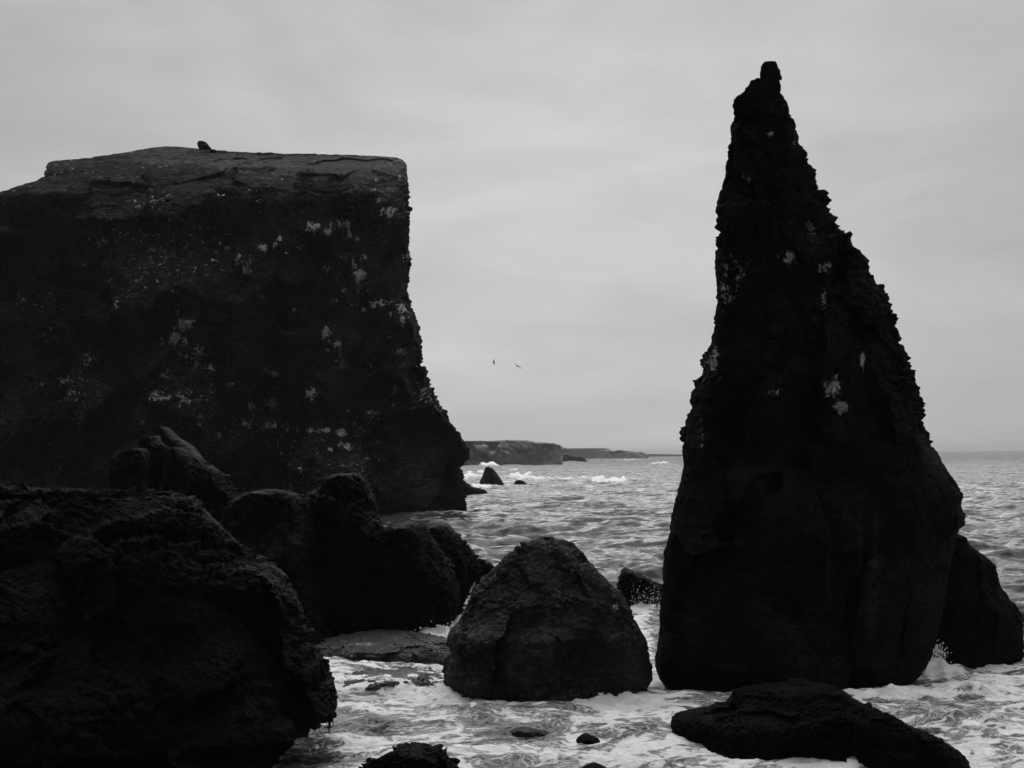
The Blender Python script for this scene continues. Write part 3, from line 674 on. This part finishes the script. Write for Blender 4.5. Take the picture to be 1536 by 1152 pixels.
pts += [(P(1384+rs.gauss(0, 2), 1006+rs.gauss(0, 5), 44.5), rs.uniform(.01, .03)) for i in range(40)]
spray(pts, 'spray', 'burst of spray at the right foot of the tall stack')

# ------------------------------------------------------------------ sea birds
def flat_mat(name, v):
    m = bpy.data.materials.new(name); m.use_nodes = True; g = NT(m.node_tree)
    tcn = g.n('ShaderNodeTexCoord').outputs['Object']
    nn = g.m('ADD', g.m('MULTIPLY', g.noise(tcn, 20, 3), v*.4), v*.8)
    col = g.n('ShaderNodeCombineColor', ins={0: nn, 1: nn, 2: nn}).outputs[0]
    b = g.n('ShaderNodeBsdfPrincipled', ins={'Base Color': col, 'Roughness': .7}); g.link(b.outputs[0], g.n('ShaderNodeOutputMaterial').inputs[0])
    return m
M_BD = flat_mat('bird_dark', .04); M_BW = flat_mat('bird_white', .8)
def tube(path, radii, seg=10, flat=1.0):
    """path of points along x'; rings in the plane square to it"""
    V = []; Q = []
    path = [Vector(p) for p in path]
    for i, p in enumerate(path):
        a = path[max(0, i-1)]; b = path[min(len(path)-1, i+1)]
        t = (b-a).normalized(); u = t.cross(Vector((0, 0, 1)))
        u = Vector((1, 0, 0)) if u.length < .01 else u.normalized(); v = u.cross(t)
        for k in range(seg):
            an = 2*math.pi*k/seg
            V.append(p+u*radii[i]*math.cos(an)+v*radii[i]*flat*math.sin(an))
    for i in range(len(path)-1):
        for k in range(seg):
            Q.append((i*seg+k, i*seg+(k+1) % seg, (i+1)*seg+(k+1) % seg, (i+1)*seg+k))
    return V, Q
def flying_bird(loc, span, yaw, roll, dihedral, label):
    root = bpy.data.objects.new('seabird', None); COL.objects.link(root); root.empty_display_size = .2
    L = span*.42
    V, Q = tube([(0, -L*.55, .0), (0, -L*.42, 0), (0, -L*.2, 0), (0, .1*L, 0), (0, .3*L, .01), (0, .42*L, .02), (0, .52*L, .015), (0, .62*L, .005)],
                [.004, .022*span, .045*span, .055*span, .04*span, .032*span, .02*span, .003], 10)
    mesh_obj('body', np.array([tuple(v) for v in V]), np.array(Q), M_BD, parent=root)
    for s in (-1, 1):
        V = []; Q = []; N = 12
        for i in range(N+1):
            t = i/N; x = s*t*span/2
            z = math.sin(min(1, t/.45)*1.57)*dihedral*span-max(0, t-.45)*dihedral*span*1.6
            ch = span*(.20*(1-t)**.6+.012); y0 = span*(.05+.05*math.sin(min(1, t/.5)*1.57)-.22*max(0, t-.45))
            for (u, dz) in ((0, 0), (.35, .012*span*(1-t*.8)), (1, 0), (.4, -.006*span*(1-t*.8))):
                V.append((x, y0-u*ch, z+dz))
        for i in range(N):
            for k in range(4): Q.append((i*4+k, i*4+(k+1) % 4, i*4+4+(k+1) % 4, i*4+4+k))
        mesh_obj('wing', np.array(V), np.array(Q), M_BD, parent=root)
    root.location = loc; root.rotation_euler = (0, roll, yaw)
    tag(root, label, 'bird')
    return root
flying_bird(P(776.5, 549.5, 150), 1.3, rad(25), rad(33), .06, 'dark seabird gliding with both wings spread, the larger of two in the sky')
flying_bird(P(740.7, 543.6, 165), .9, rad(82), rad(70), .10, 'tiny dark seabird banking steeply left of the gliding one')

bpy.context.view_layer.update()
def hit(px, py, o):
    p = P(px, py, 10.0); d = Vector(p)-Vector((0, 0, CZ)); d.normalize()
    ok, loc, nor, idx = o.ray_cast(Vector((0, 0, CZ)), d)
    return (loc, nor) if ok else (None, None)
def perched(px, py, yaw, label):
    loc, nor = hit(px, py, cliff)
    if loc is None: return
    root = bpy.data.objects.new('seabird', None); COL.objects.link(root); root.empty_display_size = .2
    V, Q = tube([(0, -.30, .10), (0, -.22, .13), (0, -.08, .17), (0, .06, .21), (0, .13, .27), (0, .16, .34), (0, .18, .38), (0, .2, .41)],
                [.01, .05, .10, .11, .08, .055, .055, .01], 10)
    mesh_obj('body', np.array([tuple(v) for v in V]), np.array(Q), M_BW, parent=root)
    V, Q = tube([(0, -.36, .10), (0, -.2, .17), (0, -.02, .22)], [.01, .09, .07], 8, .5)
    mesh_obj('wing', np.array([tuple(v+Vector((0, 0, .03))) for v in V]), np.array(Q), M_BD, parent=root)
    for s in (-.035, .035):
        V, Q = tube([(s, 0, .14), (s, .01, 0)], [.012, .01], 6)
        mesh_obj('leg', np.array([tuple(v) for v in V]), np.array(Q), M_BD, parent=root)
    n = Vector((nor.x, nor.y, 0)); n = n.normalized() if n.length > .01 else Vector((0, -1, 0))
    root.location = loc+Vector(n)*.12-Vector((0, 0, .1)); root.rotation_euler = (0, 0, yaw)
    tag(root, label, 'bird', 'white seabirds perched on the cliff')
perched(328.5, 294, rad(60), 'left bird of the close white pair high on the cliff face')
perched(334, 294, rad(-70), 'right bird of the close white pair high on the cliff face')
perched(428, 380.5, rad(90), 'white bird alone just below the bright guano blobs on the cliff')
perched(523, 321, rad(20), 'white bird above the right end of the long guano ledge')

# ------------------------------------------------------------------ the shore behind and under the viewer
gx = np.linspace(-70, 70, 141); gy = np.linspace(-120, 5, 126)
GX, GY = np.meshgrid(gx, gy)
pg = np.stack([GX, GY, 0*GX], -1)
GZ = 6.1+0.16*np.clip(-GY-4, 0, 200)+1.2*fbm(pg*.12, 4)-9*sst(GY, 1.5, 5)+1.2*sst(-GY, 20, 60)*fbm(pg*.05, 3)*4
GZ = np.where((np.abs(GX) < 3) & (np.abs(GY) < 3), np.minimum(GZ, 6.35), GZ)
ground = mesh_obj('ground', np.stack([GX, GY, GZ], -1).reshape(-1, 3), grid_quads(126, 141, False), M_CLIFF)
tag(ground, 'dark rocky ground of the shore where the viewer stands', kind='structure')

# ------------------------------------------------------------------ haze
HZ = True
if HZ:
    R_ = 31000.0; z0, z1 = -5.0, 75.0
    Vb = np.array([(x, y, z) for z in (z0, z1) for y in (-R_, R_) for x in (-R_, R_)])
    Qb = np.array([(0, 2, 3, 1), (4, 5, 7, 6), (0, 1, 5, 4), (2, 6, 7, 3), (0, 4, 6, 2), (1, 3, 7, 5)])
    m = bpy.data.materials.new('haze'); m.use_nodes = True; g = NT(m.node_tree)
    pv = g.n('ShaderNodeVolumePrincipled', ins={'Color': (.96, .96, .96, 1), 'Density': 0.00007, 'Anisotropy': 0.0})
    g.link(pv.outputs[0], g.n('ShaderNodeOutputMaterial').inputs['Volume'])
    hz = mesh_obj('haze', Vb, Qb, m, smooth=False)
    tag(hz, 'thin pale sea haze fading the far headlands', kind='stuff')
print('verts', sum(len(o.data.vertices) for o in bpy.data.objects if o.type == 'MESH'))
